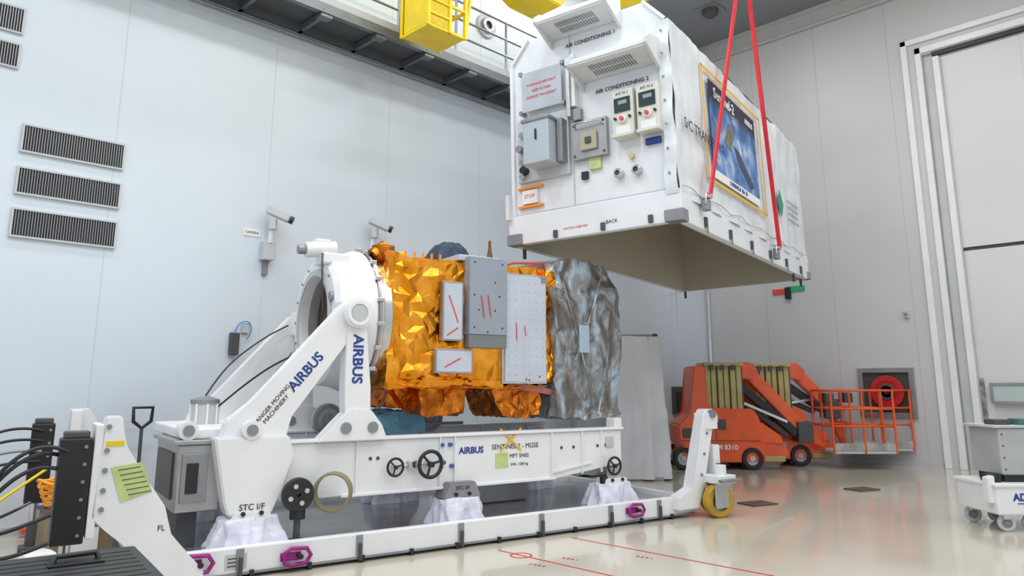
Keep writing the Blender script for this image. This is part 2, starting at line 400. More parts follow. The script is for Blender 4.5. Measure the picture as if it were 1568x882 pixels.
text(pf,'leg_stencil','FL',(-6.15,-.083,.48),(90,0,0),.06,INK)
box(pf,'yellow_tag',(-6.6,-.085,1.13),(-6.47,-.081,1.17),YEL)
def ram(n,x,y,z0,z1,w=.2):
    box(pf,n+'_body',(x-w/2,y-w/2,z0),(x+w/2,y+w/2,z1),BLK,.012)
    for i in range(6):
        z=z0+(z1-z0)*(i+.5)/6
        cyl(pf,n+f'_bolt_{i}',(x+w*.3,y-w/2-.012,z),(x+w*.3,y-w/2,z),.014,GREY,8)
    box(pf,n+'_cap',(x-w*.4,y-w*.4,z1),(x+w*.4,y+w*.4,z1+.05),DGREY,.01)
    cyl(pf,n+'_rod',(x,y,z0-.3),(x,y,z0),.04,STEEL)
    box(pf,n+'_foot',(x-.1,y-.1,.0),(x+.1,y+.1,.04),DGREY,.01); cyl(pf,n+'_stem',(x,y,.04),(x,y,z0-.2),.05,DGREY)
ram('ram_a',-6.80,.02,.42,1.2,.22)
ram('ram_b',-6.95,2.3,.45,1.22,.2)
box(pf,'leg_far',(-6.72,2.2,.1),(-6.62,2.6,1.35),WHITE,.01)
prism(pf,'leg_far_plate',[(-6.7,1.36),(-6.55,1.36),(-6.1,.6),(-5.9,.1),(-6.3,.1),(-6.6,.5)],'xz',2.36,2.48,WHITE,.01)
for i,(a,b,c_) in enumerate(((1.1,.5,.3),(.95,.4,.1),(1.05,.35,-.1))):
    tube(pf,f'hose_{i}',[(-6.85,-.08+i*.05,a),(-7.05,-.15,a+.12),(-7.35,-.2,a-.15),(-7.45-.05*i,-.2,b),(-7.2,-.15,c_+.25),(-6.92,-.08,c_+.35)],.015,BLK)
for i in range(4):
    tube(pf,f'hose_far_{i}',[(-6.95,2.2,1.15-.1*i),(-7.3,2.1,1.25-.12*i),(-7.7-.1*i,2.0,.9-.1*i),(-7.9,1.9-.1*i,.5),(-7.5,1.6,.25),(-7.0,1.9,.5)],.014,BLK if i!=2 else GREY)
tube(pf,'yellow_hose',[(-6.9,1.9,.8),(-7.2,1.7,.6),(-7.6,1.5,.3),(-8.0,1.3,.1)],.014,YEL)
# cable coil
ck=empty('orange_cable_coil',(2.22,7.75,0))
ORC=mat('orange_cable',(.90,.33,.01),.5)
box(ck,'equipment_box',(-.35,-.15,0),(.2,.25,.50),mat('tan_box',(.28,.20,.12),.6,0,.3),.02)
box(ck,'handle_board',(-.37,-.17,.50),(.22,.27,.53),DGREY,.01)
box(ck,'box_label',(-.2,-.155,.15),(.05,-.15,.35),PAPER)
for k in range(9):
    tube(ck,f'coil_{k}',[(-.1+(.25+.010*k)*math.cos(i*.42+k),.05+(.17+.01*k)*math.sin(i*.42+k),.55+.026*k+.03*math.sin(i*1.7+k)) for i in range(15)],.014,ORC,True,True)
tube(ck,'blue_hose',[(.1,0,.3),(.3,-.1,.1),(.1,-.3,.03),(-.5,-.3,.03),(-.9,-.1,.1),(-1.1,.1,.4)],.02,mat('blue_hose',(.03,.2,.55),.5))
box(ck,'white_bag',(-.55,-.35,0),(-.3,-.05,.22),PAPER,.04)
# pallet jack
pj=empty('pallet_jack',(3.2,9.5,0),0)
cyl(pj,'handle_shaft',(0,0,.25),(0,.02,1.1),.02,DGREY)
tube(pj,'handle_loop',[(0,.02,1.1),(-.1,.02,1.18),(-.11,.02,1.34),(.11,.02,1.34),(.1,.02,1.18),(0,.02,1.1)],.022,BLK,False,True)
box(pj,'pump',(-.08,-.08,.1),(.08,.08,.35),RP,.02)
box(pj,'fork_a',(-1.1,-.22,.04),(.0,-.08,.1),ORNG,.01); box(pj,'fork_b',(-1.1,.08,.04),(.0,.22,.1),ORNG,.01)
wheel(pj,'steer_wheel',(0,0,.09),.09,.12,(0,1,0),BLK,GREY)
for y in(-.15,.15): wheel(pj,'fork_wheel',(-1.0,y,.045),.045,.08,(0,1,0),BLK,GREY)
box(pj,'crossbar',(-.06,-.22,.04),(.05,.22,.2),ORNG,.01)
# black case
bc=empty('black_equipment_case',(1.30,5.05,0),-9)
box(bc,'shell',(-.7,-.55,.06),(.5,.62,.42),BLK,.03)
box(bc,'lid',(-.72,-.57,.44),(.52,.64,.53),mat('case_lid',(.035,.038,.042),.5,0,.3,12),.02)
for y in range(9): box(bc,f'lid_rib_{y}',(-.66,-.5+y*.12,.53),(.46,-.48+y*.12,.533),BLK)
tube(bc,'handle',[(.0,.25,.53),(.02,.27,.58),(.24,.3,.58),(.26,.28,.53)],.018,BLK,False)
box(bc,'handle_plate',(-.02,.2,.53),(.28,.34,.545),BLK,.005)
for x in(-.55,.35):
    for y in(-.4,.45): box(bc,'foot',(x,y,0),(x+.12,y+.12,.06),DGREY)
for x in(-.4,.2): box(bc,'catch',(x,-.6,.36),(x+.1,-.57,.5),STEEL,.005)
# ---------------------------------------------------------------- SATELLITE DOLLY
tr=empty('satellite_handling_dolly',TP,TY)
for nm,y0 in(('front',.35),('back',1.93)):
    prism(tr,f'beam_{nm}',[(-5.15,1.06),(-.86,1.06),(-.86,.66),(-1.35,.60),(-1.9,.54),(-5.15,.54)],'xz',y0,y0+.14,WHITE,.01)
    box(tr,f'flange_top_{nm}',(-5.2,y0-.03,1.06),(-.84,y0+.17,1.09),WHITE,.006)
    box(tr,f'flange_low_{nm}',(-4.5,y0-.03,.53),(-1.9,y0+.17,.56),WHITE,.006)
    for i,x in enumerate((-4.35,-3.42,-3.24,-1.95,-1.5,-1.2)):
        box(tr,f'rib_{nm}_{i}',(x-.008,y0-.025,.57),(x+.008,y0,1.06),WHITE)
    prism(tr,f'rib_diagonal_{nm}',[(-1.95,.62),(-1.93,.60),(-1.35,.68),(-1.35,.70)],'xz',y0-.02,y0,WHITE)
for i,x in enumerate((-1.8,-1.62,-1.25,-1.12,-4.2,-4.12)):
    cyl(tr,f'side_hole_{i}',(x,.343,.88),(x,.35,.88),.018,DGREY,12)
for i,x in enumerate((-.98,-2.9,-4.9)):
    box(tr,f'cross_beam_{i}',(x-.08,.49,.6),(x+.08,1.93,1.0),WHITE,.01)
box(tr,'end_post',(-.98,.33,1.06),(-.86,.5,1.2),WHITE,.01)
box(tr,'end_box',(-1.12,.33,.86),(-1.0,.35,.98),LGREY,.004)
FP=[(-5.72,1.14),(-5.05,1.14),(-5.0,.95),(-5.12,.62),(-5.18,.46),(-5.56,.46),(-5.6,.56)]
prism(tr,'foot_plate_front',FP,'xz',.25,.50,WHITE,.015)
prism(tr,'foot_plate_back',FP,'xz',1.93,2.15,WHITE,.015)
for i,x in enumerate((-5.36,-3.2,-1.05)):
    for y in (.33,2.0):
        prism(tr,f'stand_{i}',[(x-.23,.44),(x+.23,.44),(x+.16,.60),(x-.16,.60)] if i==1 else [(x-.18,.41),(x+.18,.41),(x+.16,.50),(x-.16,.50)],'xz',y-.10,y+.12,GREY if i==1 else WHITE,.01)
        drape(tr,f'cloth_{i}',(x,y+.04,0),.23 if i!=1 else .24,.17,.187,.44,CLOTH,1.4 if i==0 else 1.2,6,.12,seed=i*2.1+y,rough=.20,seg=110,rows=14)
        cyl(tr,f'bolt_{i}_a',(x-.08,y-.12,.48),(x-.08,y-.10,.48),.02,BLK,8); cyl(tr,f'bolt_{i}_b',(x+.08,y-.12,.48),(x+.08,y-.10,.48),.02,BLK,8)
text(tr,'stencil_stand','STC I/F',(-3.2,.225,.54),(90,0,0),.055,INK)
text(tr,'stencil_foot','STC I/F',(-5.36,.245,.53),(90,0,0),.075,INK)
box(tr,'gearbox',(-5.98,.45,.5),(-5.60,1.55,1.08),SS,.015)
box(tr,'gearbox_top',(-6.02,.42,1.08),(-5.5,1.6,1.12),SS,.008)
box(tr,'gearbox_hatch',(-5.94,.43,.58),(-5.72,.45,1.0),GREY,.005)
box(tr,'gearbox_screen',(-5.90,.42,.66),(-5.80,.432,.92),BLK,.003)
box(tr,'gearbox_side_cover',(-6.0,.6,.6),(-5.98,1.4,1.0),DGREY,.004)
box(tr,'gearbox_foot',(-5.92,.6,.187),(-5.75,1.4,.5),DGREY)
box(tr,'end_frame',(-5.95,.5,1.12),(-5.15,2.1,1.22),WHITE,.02)
cyl(tr,'motor_flange',(-5.62,1.25,1.14),(-5.62,1.25,1.2),.17,WHITE,24); cyl(tr,'motor_body',(-5.62,1.25,1.2),(-5.62,1.25,1.42),.13,LGREY,24)
lathe(tr,'motor_cap',[(0,.14),(.04,.14),(.07,.05),(.07,0)],(-5.62,1.25,1.42),(-5.62,1.25,1.52),GREY)
for i in range(8):
    a=i*math.pi/4; cyl(tr,f'motor_rib_{i}',(-5.62+.135*math.cos(a),1.25+.135*math.sin(a),1.2),(-5.62+.135*math.cos(a),1.25+.135*math.sin(a),1.42),.012,WHITE,6)
for x,y in((-5.9,.62),(-5.40,.40)): 
    cyl(tr,'pivot_disc',(x,y-.16,1.20),(x,y+.02,1.20),.085,WHITE,28); cyl(tr,'pivot_pin',(x,y-.175,1.20),(x,y-.16,1.20),.05,GREY,20)
def arm_side(tag,y,sgn):
    TX,TZ=-4.42,2.32
    yc=y
    prism(tr,f'sloping_arm_{tag}',[(-5.66,1.12),(-5.62,1.28),(-5.40,1.46),(-4.56,2.42),(-4.36,2.40),(-4.36,2.2),(-5.04,1.32),(-5.06,1.12),(-5.2,1.0)],'xz',yc-.065,yc+.065,WHITE,.015)
    prism(tr,f'upright_{tag}',[(-4.50,1.10),(-4.22,1.10),(-4.25,1.6),(-4.32,2.3),(-4.52,2.3),(-4.52,1.6)],'xz',yc-.085,yc+.075,WHITE,.012)
    prism(tr,f'upright_gusset_{tag}',[(-4.78,1.06),(-4.05,1.06),(-4.12,1.22),(-4.24,1.36),(-4.46,1.38),(-4.6,1.24)],'xz',yc-.11,yc+.09,WHITE,.012)
    cyl(tr,f'trunnion_{tag}',(TX,yc-.14,TZ),(TX,yc+.2*sgn+.05,TZ),.15,WHITE,36)
    ring(tr,f'trunnion_rim_{tag}',(TX,yc-.155,TZ),(TX,yc-.14,TZ),.13,.09,WHITE,36)
    cyl(tr,f'trunnion_cap_{tag}',(TX,yc-.15,TZ),(TX,yc-.14,TZ),.08,LGREY,30)
    for j,(x,z) in enumerate(((-4.50,1.19),(-4.22,1.19))):
        cyl(tr,f'foot_pin_{tag}_{j}',(x,yc-.125,z),(x,yc-.11,z),.055,GREY,20)
arm_side('front',.38,1); arm_side('back',2.12,-1)
text(tr,'arm_label','AIRBUS',(-4.91,.312,1.73),(90,-50,0),.135,BLUE,bold=.003)
text(tr,'warning_label','DANGER MOVING\nMACHINERY',(-5.20,.312,1.40),(90,-50,0),.058,INK)
box(tr,'warning_triangle',(-5.05,.311,1.57),(-5.02,.314,1.60),ORT)
text(tr,'upright_label','AIRBUS',(-4.40,.292,1.86),(90,90,0),.15,BLUE,bold=.004)
text(tr,'beam_label_a','AIRBUS',(-3.03,.347,.905),(90,0,0),.095,BLUE,bold=.003)
text(tr,'beam_label_b','SENTINEL 2 - MGSE',(-2.45,.347,.925),(90,0,0),.075,INK)
text(tr,'beam_label_c','MPT SN02',(-2.40,.347,.82),(90,0,0),.06,INK)
text(tr,'beam_label_d','SWL: 1285 kg',(-2.40,.347,.73),(90,0,0),.042,INK)
box(tr,'inspection_label',(-2.72,.345,.70),(-2.55,.349,.86),YG)
beam(tr,'tape_cross_a',(-2.66,.339,1.12),(-2.38,.339,.88),.004,.022,YTAPE); beam(tr,'tape_cross_b',(-2.66,.337,.88),(-2.38,.337,1.12),.004,.022,YTAPE)
handwheel(tr,'handwheel_a',(-3.58,.24,.80),.13,(0,-1,0),BLK)
cyl(tr,'handwheel_a_shaft',(-3.58,.24,.80),(-3.58,.36,.80),.025,STEEL)
handwheel(tr,'handwheel_b',(-3.96,.27,.79),.085,(0,-1,0),BLK)
cyl(tr,'handwheel_b_shaft',(-3.96,.27,.79),(-3.96,.36,.79),.02,STEEL)
cyl(tr,'handwheel_link',(-3.96,.33,.79),(-3.5,.33,.80),.012,STEEL)
box(tr,'valve_block',(-3.8,.3,.76),(-3.7,.36,.84),STEEL,.01)
for i,(x,z) in enumerate(((-3.4,.98),(-3.3,.98),(-3.38,.8),(-3.28,.76))): cyl(tr,f'port_{i}',(x,.31,z),(x,.36,z),.022,mat('blue_cap',(.05,.12,.32),.4),12)
handwheel(tr,'handwheel_c',(-1.07,.25,.64),.10,(0,-1,0),BLK)
cyl(tr,'handwheel_c_shaft',(-1.07,.25,.64),(-1.07,.36,.64),.03,STEEL)
cyl(tr,'levelling_jack',(-1.2,.3,.30),(-1.2,.3,.52),.05,BLK)
lathe(tr,'jack_wheel',[(0,.02),(0,.14),(.02,.15),(.05,.15),(.07,.14),(.07,.02)],(-4.98,.12,.62),(-4.98,.19,.62),BLK,30,closed=True)
for i in range(4):
    a=i*math.pi/2+.4; cyl(tr,f'jack_wheel_hole_{i}',(-4.98+.08*math.cos(a),.115,.62+.08*math.sin(a)),(-4.98+.08*math.cos(a),.12,.62+.08*math.sin(a)),.022,LGREY,10)
cyl(tr,'jack_screw',(-4.96,.2,.20),(-4.96,.2,.62),.03,DGREY); cyl(tr,'jack_collar',(-4.96,.2,.40),(-4.96,.2,.48),.07,BLK)
lathe(tr,'jack_pad',[(0,.1),(.03,.1),(.05,.04),(.05,0)],(-4.96,.2,.187),(-4.96,.2,.3),DGREY)
ring(tr,'hanging_ring',(-4.68,.10,.62),(-4.62,.20,.62),.18,.155,mat('rope_tan',(.24,.22,.12),.7))
for i,x in enumerate((-4.1,-2.75)):
    cyl(tr,f'far_roller_{i}',(x,1.88,1.20),(x,1.95,1.20),.19,LGREY,32); cyl(tr,f'far_roller_hub_{i}',(x,1.86,1.20),(x,1.88,1.20),.07,GREY)
    ring(tr,f'far_roller_rim_{i}',(x,1.865,1.20),(x,1.88,1.20),.17,.14,GREY)
box(tr,'far_pipe_rail',(-4.3,1.8,1.10),(-2.3,1.84,1.14),GREY)
cyl(tr,'drive_shaft',(-5.5,1.25,.82),(-1.1,1.25,.82),.04,STEEL)
box(tr,'deck_cabinet',(-2.5,1.2,.187),(-1.7,1.7,.5),GREY,.02)
c0=1.25
lathe(tr,'ring_housing',[(0,.48),(0,.66),(.05,.72),(.22,.74),(.38,.80),(.42,.80),(.42,.70),(.28,.62),(.1,.48)],(-4.55,c0,2.32),(-4.0,c0,2.32),WHITE,72,closed=True)
ring(tr,'housing_lip',(-4.57,c0,2.32),(-4.54,c0,2.32),.56,.49,LGREY)
ring(tr,'clamp_ring',(-4.14,c0,2.32),(-4.04,c0,2.32),.79,.6,STEEL)
ring(tr,'clamp_band',(-4.11,c0,2.32),(-4.08,c0,2.32),.815,.7,SS)
ring(tr,'adapter_ring',(-4.04,c0,2.32),(-3.93,c0,2.32),.76,.6,STEEL)
cyl(tr,'inner_disc',(-4.30,c0,2.32),(-4.25,c0,2.32),.60,mat('brown_panel',(.16,.09,.07),.5,0,.3,3),64)
for i in range(16):
    a=i*math.pi/8
    cyl(tr,f'ring_bolt_{i}',(-4.565,c0+.62*math.cos(a),2.32+.62*math.sin(a)),(-4.545,c0+.62*math.cos(a),2.32+.62*math.sin(a)),.014,GREY,8)
for i,a in enumerate((200,160,250)):
    a=rad(a); cyl(tr,f'ring_knob_{i}',(-4.58,c0+.60*math.cos(a),2.32+.60*math.sin(a)),(-4.54,c0+.60*math.cos(a),2.32+.60*math.sin(a)),.05,GREY,16)
for i in range(20):
    a=i*math.pi/10+.1
    box(tr,f'clamp_lug_{i}',(-4.13,c0+.82*math.cos(a)-.02,2.32+.82*math.sin(a)-.02),(-4.06,c0+.82*math.cos(a)+.02,2.32+.82*math.sin(a)+.02),STEEL,.004)
box(tr,'trunnion_bracket_front',(-4.55,.40,2.18),(-4.25,.62,2.46),WHITE,.02); box(tr,'trunnion_bracket_back',(-4.55,1.9,2.18),(-4.25,2.1,2.46),WHITE,.02)
box(tr,'drive_motor_bracket',(-4.62,.85,2.90),(-4.3,1.15,3.02),WHITE,.02)
cyl(tr,'drive_motor',(-4.78,.95,3.04),(-4.45,.95,3.08),.085,WHITE,24); cyl(tr,'drive_motor_cap',(-4.86,.95,3.035),(-4.78,.95,3.04),.05,GREY,20); box(tr,'drive_motor_box',(-4.68,.9,3.10),(-4.52,1.02,3.17),WHITE,.01)
tube(tr,'ring_cable',[(-4.62,.85,3.0),(-4.68,.7,2.9),(-4.70,.52,2.4),(-4.68,.6,2.0),(-4.9,.9,1.9),(-5.2,1.1,1.7),(-5.6,1.2,1.3)],.01,BLK)
tube(tr,'motor_cable',[(-5.62,1.25,1.5),(-5.4,1.5,1.8),(-5.1,1.8,2.0),(-4.8,2.0,2.2),(-4.6,2.0,2.3)],.009,BLK)
# ---------------------------------------------------------------- SATELLITE
sa=empty('satellite',TP,TY)
crumple(sa,'foil_body',(-3.93,.60,1.62),(-1.86,1.95,3.02),.12,.03,2.6,GOLD,1,rnd=.6)
crumple(sa,'foil_front_blanket',(-3.9,.57,1.66),(-3.02,.64,2.98),.085,.030,3.4,GOLD,5,rnd=.65)
crumple(sa,'foil_left_edge',(-3.97,.56,1.6),(-3.84,1.98,3.06),.08,.03,4,GOLD,2)
crumple(sa,'foil_bottom_edge',(-3.95,.55,1.57),(-2.5,1.2,1.66),.08,.03,4,GOLD,3)
crumple(sa,'foil_right_edge',(-1.90,.55,1.62),(-1.72,1.95,2.98),.07,.035,4,GOLD,7,rnd=.5)
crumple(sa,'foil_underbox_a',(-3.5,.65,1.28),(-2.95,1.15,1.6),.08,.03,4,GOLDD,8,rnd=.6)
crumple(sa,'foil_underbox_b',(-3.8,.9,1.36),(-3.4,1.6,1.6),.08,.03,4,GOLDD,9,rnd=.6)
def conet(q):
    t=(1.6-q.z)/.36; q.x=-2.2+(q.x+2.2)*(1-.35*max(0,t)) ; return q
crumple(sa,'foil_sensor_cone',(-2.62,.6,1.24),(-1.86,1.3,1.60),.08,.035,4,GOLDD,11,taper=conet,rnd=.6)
box(sa,'under_tray',(-3.6,.6,1.585),(-1.8,1.9,1.60),GREY)
for i in range(10):
    x=-3.85+random.random()*1.9; z=1.62+random.random()*.1
    cyl(sa,f'harness_clip_{i}',(x,.5,z),(x,.56,z),.014,GOLDD,8)
tube(sa,'lower_harness',[(-3.9,.56,1.62),(-3.5,.52,1.56),(-3.0,.55,1.6),(-2.6,.52,1.55),(-2.2,.55,1.58)],.012,GOLDD)
PANG=mat('radiator_grey',(.32,.36,.42),.35,.2,.08,2)
PANW=mat('radiator_white',(.55,.60,.69),.35,.1,.08,3)
box(sa,'electronics_box',(-3.02,.43,2.17),(-2.51,.62,3.07),PANG,.008)
box(sa,'electronics_box_lower',(-3.02,.44,2.02),(-2.51,.62,2.17),mat('mid_grey',(.20,.21,.22),.5,.2),.005)
box(sa,'electronics_box_top',(-3.1,.55,3.03),(-2.55,1.0,3.10),LGREY,.01)
for i,(x,z) in enumerate(((-2.96,3.0),(-2.58,3.0),(-2.96,2.25),(-2.58,2.25),(-2.68,2.78),(-2.68,2.45),(-2.62,2.62),(-2.9,2.45),(-2.96,2.62),(-2.78,2.2))):
    cyl(sa,f'box_screw_{i}',(x,.425,z),(x,.43,z),.010,INK,10)
box(sa,'white_radiator',(-2.49,.50,1.64),(-1.90,.58,2.90),PANW,.006)
box(sa,'radiator_corner',(-1.97,.49,2.84),(-1.89,.52,2.92),GREY,.004)
box(sa,'radiator_back_edge',(-2.52,.52,1.62),(-1.88,.6,2.93),STEEL)
bm=bmesh.new()
for k in range(6):
    for j in range(11):
        r=bmesh.ops.create_cube(bm,size=.007); bmesh.ops.translate(bm,vec=(-2.44+k*.098,.499,1.72+j*.11),verts=r['verts'])
add(sa,'radiator_rivets',bm,GREY)
def smallp(n,x0,x1,z0,z1,rot=0):
    box(sa,n+'_frame',(x0,.49,z0),(x1,.56,z1),SS,.004); box(sa,n+'_face',(x0+.02,.485,z0+.02),(x1-.02,.491,z1-.02),PANW)
smallp('small_radiator_a',-3.34,-3.07,2.09,2.76); smallp('small_radiator_b',-3.42,-2.94,1.73,2.00)
for i,(a,b,y) in enumerate((((-2.87,2.62),(-2.83,2.36),.422),((-2.78,2.63),(-2.74,2.38),.422),((-2.34,2.34),(-2.33,2.12),.494),((-2.22,2.30),(-2.20,2.18),.494),((-3.26,2.60),(-3.14,2.3),.482),((-3.28,2.15),(-3.14,2.24),.482),((-3.30,1.80),(-3.1,1.90),.482))):
    beam(sa,f'red_tag_{i}',(a[0],y,a[1]),(b[0],y,b[1]),.003,.014,REDT)
cyl(sa,'gold_antenna',(-4.02,.9,3.02),(-3.86,.9,3.14),.1,GOLDD,20); cyl(sa,'gold_pot',(-3.9,.9,3.0),(-3.9,.9,3.16),.13,GOLDD,24)
box(sa,'yellow_marker',(-3.8,.8,3.05),(-3.65,.86,3.10),YEL,.01)
def domet(q):
    t=(q.z-3.0)/.3; s=1-.45*max(0,t)**2; q.x=-2.9+(q.x+2.9)*s; q.y=1.2+(q.y-1.2)*s; return q
crumple(sa,'blue_cover',(-3.16,1.0,3.0),(-2.62,1.45,3.34),.07,.025,5,mat('dark_blue_cover',(.02,.05,.10),.6,0,.4),13,taper=domet)
lathe(sa,'horn_antenna',[(0,.07),(.04,.07),(.05,.04),(.12,.035),(.2,.02),(.3,.018),(.31,0)],(-2.56,.75,3.04),(-2.56,.75,3.4),mat('brown_antenna',(.14,.07,.03),.5),16)
for i in range(5): cyl(sa,f'top_pin_{i}',(-3.72+i*.11,.68,3.02),(-3.72+i*.11,.68,3.09),.014,ORT,8)
PK=mat('pink_bracket',(.45,.14,.12),.5)
tube(sa,'red_harness',[(-2.5,.7,3.0),(-2.3,.62,3.08),(-2.0,.6,3.1),(-1.85,.62,3.12),(-1.75,.7,3.0)],.02,PK,False)
beam(sa,'pink_strut_a',(-2.4,.65,2.98),(-1.85,.75,3.1),.03,.04,PK); beam(sa,'pink_strut_b',(-2.3,.62,1.60),(-1.75,.6,1.52),.04,.07,PK)
box(sa,'black_bracket',(-3.95,.62,2.85),(-3.82,.7,3.05),BLK,.01)
def bagt(q):
    t=(q.z-1.2)/2.0; cy=1.25
    s=1-.14*max(0,(t-.7)/.3)-.04*math.sin(t*9)
    q.x=-1.25+(q.x+1.25)*(1-.05*math.sin(t*6)+.05*(1-t)-.12*max(0,(t-.85)/.15)); q.y=cy+(q.y-cy)*s
    if t>.9: q.z+=.05*math.cos((q.x+1.3)*5)
    return q
m=bpy.data.materials.new('grey_antistatic_film'); m.use_nodes=True; nt=m.node_tree; b=nt.nodes['Principled BSDF']
tc=nt.nodes.new('ShaderNodeTexCoord'); mp=nt.nodes.new('ShaderNodeMapping'); mp.inputs['Scale'].default_value=(1.8,1.8,.9); mp.inputs['Rotation'].default_value=(0,.6,0)
nt.links.new(tc.outputs['Object'],mp.inputs['Vector'])
n=nt.nodes.new('ShaderNodeTexNoise'); n.inputs['Scale'].default_value=2.4; n.inputs['Detail'].default_value=4; n.inputs['Distortion'].default_value=1.2
nt.links.new(mp.outputs['Vector'],n.inputs['Vector']); r=nt.nodes.new('ShaderNodeValToRGB')
e=r.color_ramp.elements; e[0].position=.34;e[0].color=(.12,.10,.085,1); e[1].position=.64; e[1].color=(.42,.52,.60,1)
x=e.new(.47);x.color=(.20,.19,.18,1); x=e.new(.54); x.color=(.29,.32,.35,1)
nt.links.new(n.outputs['Fac'],r.inputs['Fac']); nt.links.new(r.outputs['Color'],b.inputs['Base Color'])
b.inputs['Roughness'].default_value=.24; b.inputs['Metallic'].default_value=.2; b.inputs['Alpha'].default_value=.94
n3=nt.nodes.new('ShaderNodeTexNoise'); n3.inputs['Scale'].default_value=5; n3.inputs['Detail'].default_value=3; n3.inputs['Distortion'].default_value=.8; nt.links.new(mp.outputs['Vector'],n3.inputs['Vector'])
bp=nt.nodes.new('ShaderNodeBump'); bp.inputs['Strength'].default_value=.35; bp.inputs['Distance'].default_value=.06; nt.links.new(n3.outputs['Fac'],bp.inputs['Height']); nt.links.new(bp.outputs['Normal'],b.inputs['Normal'])
FILM=m
crumple(sa,'instrument_film_cover',(-1.78,.48,1.2),(-.74,2.05,3.17),.11,.038,1.8,FILM,21,taper=bagt,rnd=.6)
for i,(a,b_) in enumerate((((-1.70,.47,3.0),(-1.2,.45,1.3)),((-1.0,.47,3.05),(-1.5,.44,1.9)),((-.85,.46,2.6),(-1.15,.44,1.25)))):
    tube(sa,f'film_fold_{i}',[a,((a[0]+b_[0])/2+.03,.43,(a[2]+b_[2])/2),b_],.014,FILM)
box(sa,'film_window_label',(-1.46,.40,2.0),(-1.30,.405,2.34),mat('pale_label',(.35,.46,.56),.4))
crumple(tr,'blue_wipe',(-3.7,1.3,1.03),(-3.1,1.7,1.3),.06,.05,5,mat('light_blue_cloth',(.25,.55,.75),.8),31)
# ---------------------------------------------------------------- CONTAINER
ct=empty('satellite_transport_container',(7.40,4.63,3.52),10.7,-1.2)
CL=6.15;CW=2.5
INT=mat('container_interior',(.54,.50,.40),.6,0,.06,1)
for nm,lo,hi in(('front',(0,0,0),(.10,CW,.40)),('far',(CL-.10,0,0),(CL,CW,.40)),('side_near',(.10,0,0),(CL-.10,.10,.40)),('side_far',(.10,CW-.10,0),(CL-.10,CW,.40))):
    box(ct,f'base_frame_{nm}',lo,hi,WHITE2,.012)
prof=[(.06,.36),(.06,2.62),(.36,2.96),(2.14,2.96),(2.44,2.62),(2.44,.36)]
def shell(name,prof,x0,x1,m,sub=False):
    bm=bmesh.new()
    A=[bm.verts.new((x0,u,v)) for u,v in prof];B=[bm.verts.new((x1,u,v)) for u,v in prof]
    for i in range(len(prof)-1): bm.faces.new((A[i],A[i+1],B[i+1],B[i]))
    bm.faces.new(A);bm.faces.new(B)
    return add(ct,name,bm,m)
shell('outer_shell',prof,.05,6.10,WHITE2)
shell('inner_lining',[(.11,.0),(.11,2.55),(.40,2.88),(2.10,2.88),(2.39,2.55),(2.39,.0)],.11,6.04,INT)
def tarp(name,f,nu,nv,m,amp):
    bm=bmesh.new();vs={}
    for i in range(nu+1):
        for j in range(nv+1):
            q=Vector(f(i/nu,j/nv)); vs[i,j]=bm.verts.new(q)
    for i in range(nu):
        for j in range(nv): bm.faces.new((vs[i,j],vs[i+1,j],vs[i+1,j+1],vs[i,j+1]))
    o=add(ct,name,bm,m,80); return o
def side(u,v):
    x=-.0+u*6.16; z=.30+v*2.30
    w=.018*noise.noise(Vector((x*1.5,z*2.2,3)))+.014*noise.noise(Vector((x*5,z*1.2,7)))
    if x>3.9 or x<1: w*=1.8
    if v<.12: w-=.03*(1-v/.12); w+=.02*math.sin(x*9)*(1-v/.12)
    return (x,.02+w-.0,z)
tarp('tarp_side',side,120,40,TARP,0)
def cham(u,v):
    x=u*6.16; y=.02+v*.34; z=2.60+v*.33
    w=.012*noise.noise(Vector((x*2,v*2,5)))
    return (x,y-w,z+w+.01)
tarp('tarp_shoulder',cham,80,6,TARP,0)
tarp('tarp_corner',lambda u,v:(-.01-.012*math.sin(v*14)-.012*math.sin(v*31),.02+u*.16+.012*math.sin(v*17),.34+v*2.26),6,50,TARP,0)
box(ct,'tarp_far_end',(6.10,.02,.3),(6.17,2.48,2.56),TARP,.02)
for i in range(7): cyl(ct,f'eyelet_{i}',(-.04,.12,.6+i*.31),(-.02,.12,.6+i*.31),.014,GREY,10)
tube(ct,'tarp_rope',[(6.0*i/30,-.03-.012*math.sin(i*1.9),.42+.03*math.sin(i*1.3)) for i in range(31)],.008,LGREY)
for y0 in(0,CW-.2):
    box(ct,'corner_block',(-.03,y0-.02,.0),(.16,y0+.22,.15),GREY,.01)
box(ct,'corner_block_far',(CL-.16,-.03,.0),(CL+.03,.16,.14),GREY,.01)
for i,y in enumerate((.4,1.05,1.75)):
    box(ct,f'end_latch_{i}',(-.03,y-.03,.02),(0,y+.03,.12),DGREY,.006)
for i in range(6):
    x=.75+i*.95
    box(ct,f'side_latch_{i}',(x-.03,-.035,.04),(x+.03,0,.17),DGREY,.006); box(ct,f'side_latch_tab_{i}',(x-.015,-.04,-.04),(x+.015,-.02,.06),GREY,.004)
for (x,y) in((.3,2.45),(5.9,.1),(6.1,2.4),(5.2,.05)):
    box(ct,'guide_pin',(x-.02,y-.02,-.14),(x+.02,y+.02,0),DGREY,.004)
tube(ct,'guide_rope_a',[(5.6,2.4,0),(5.65,2.42,-.3),(5.6,2.4,-.9)],.008,WHITE); tube(ct,'guide_rope_b',[(6.0,1.9,0),(6.0,1.92,-.4),(5.95,1.9,-1.0)],.008,WHITE)
tube(ct,'tether',[(6.0,2.3,0),(4.0,2.9,-.45),(1.8,3.2,-1.0)],.005,WHITE)
R90=(90,0,-90)
beam(ct,'end_edge_trim_a',(.03,.06,.4),(.03,.06,2.6),.04,.03,WHITE2); beam(ct,'end_edge_trim_b',(.03,2.42,.4),(.03,2.42,2.62),.05,.05,WHITE2)
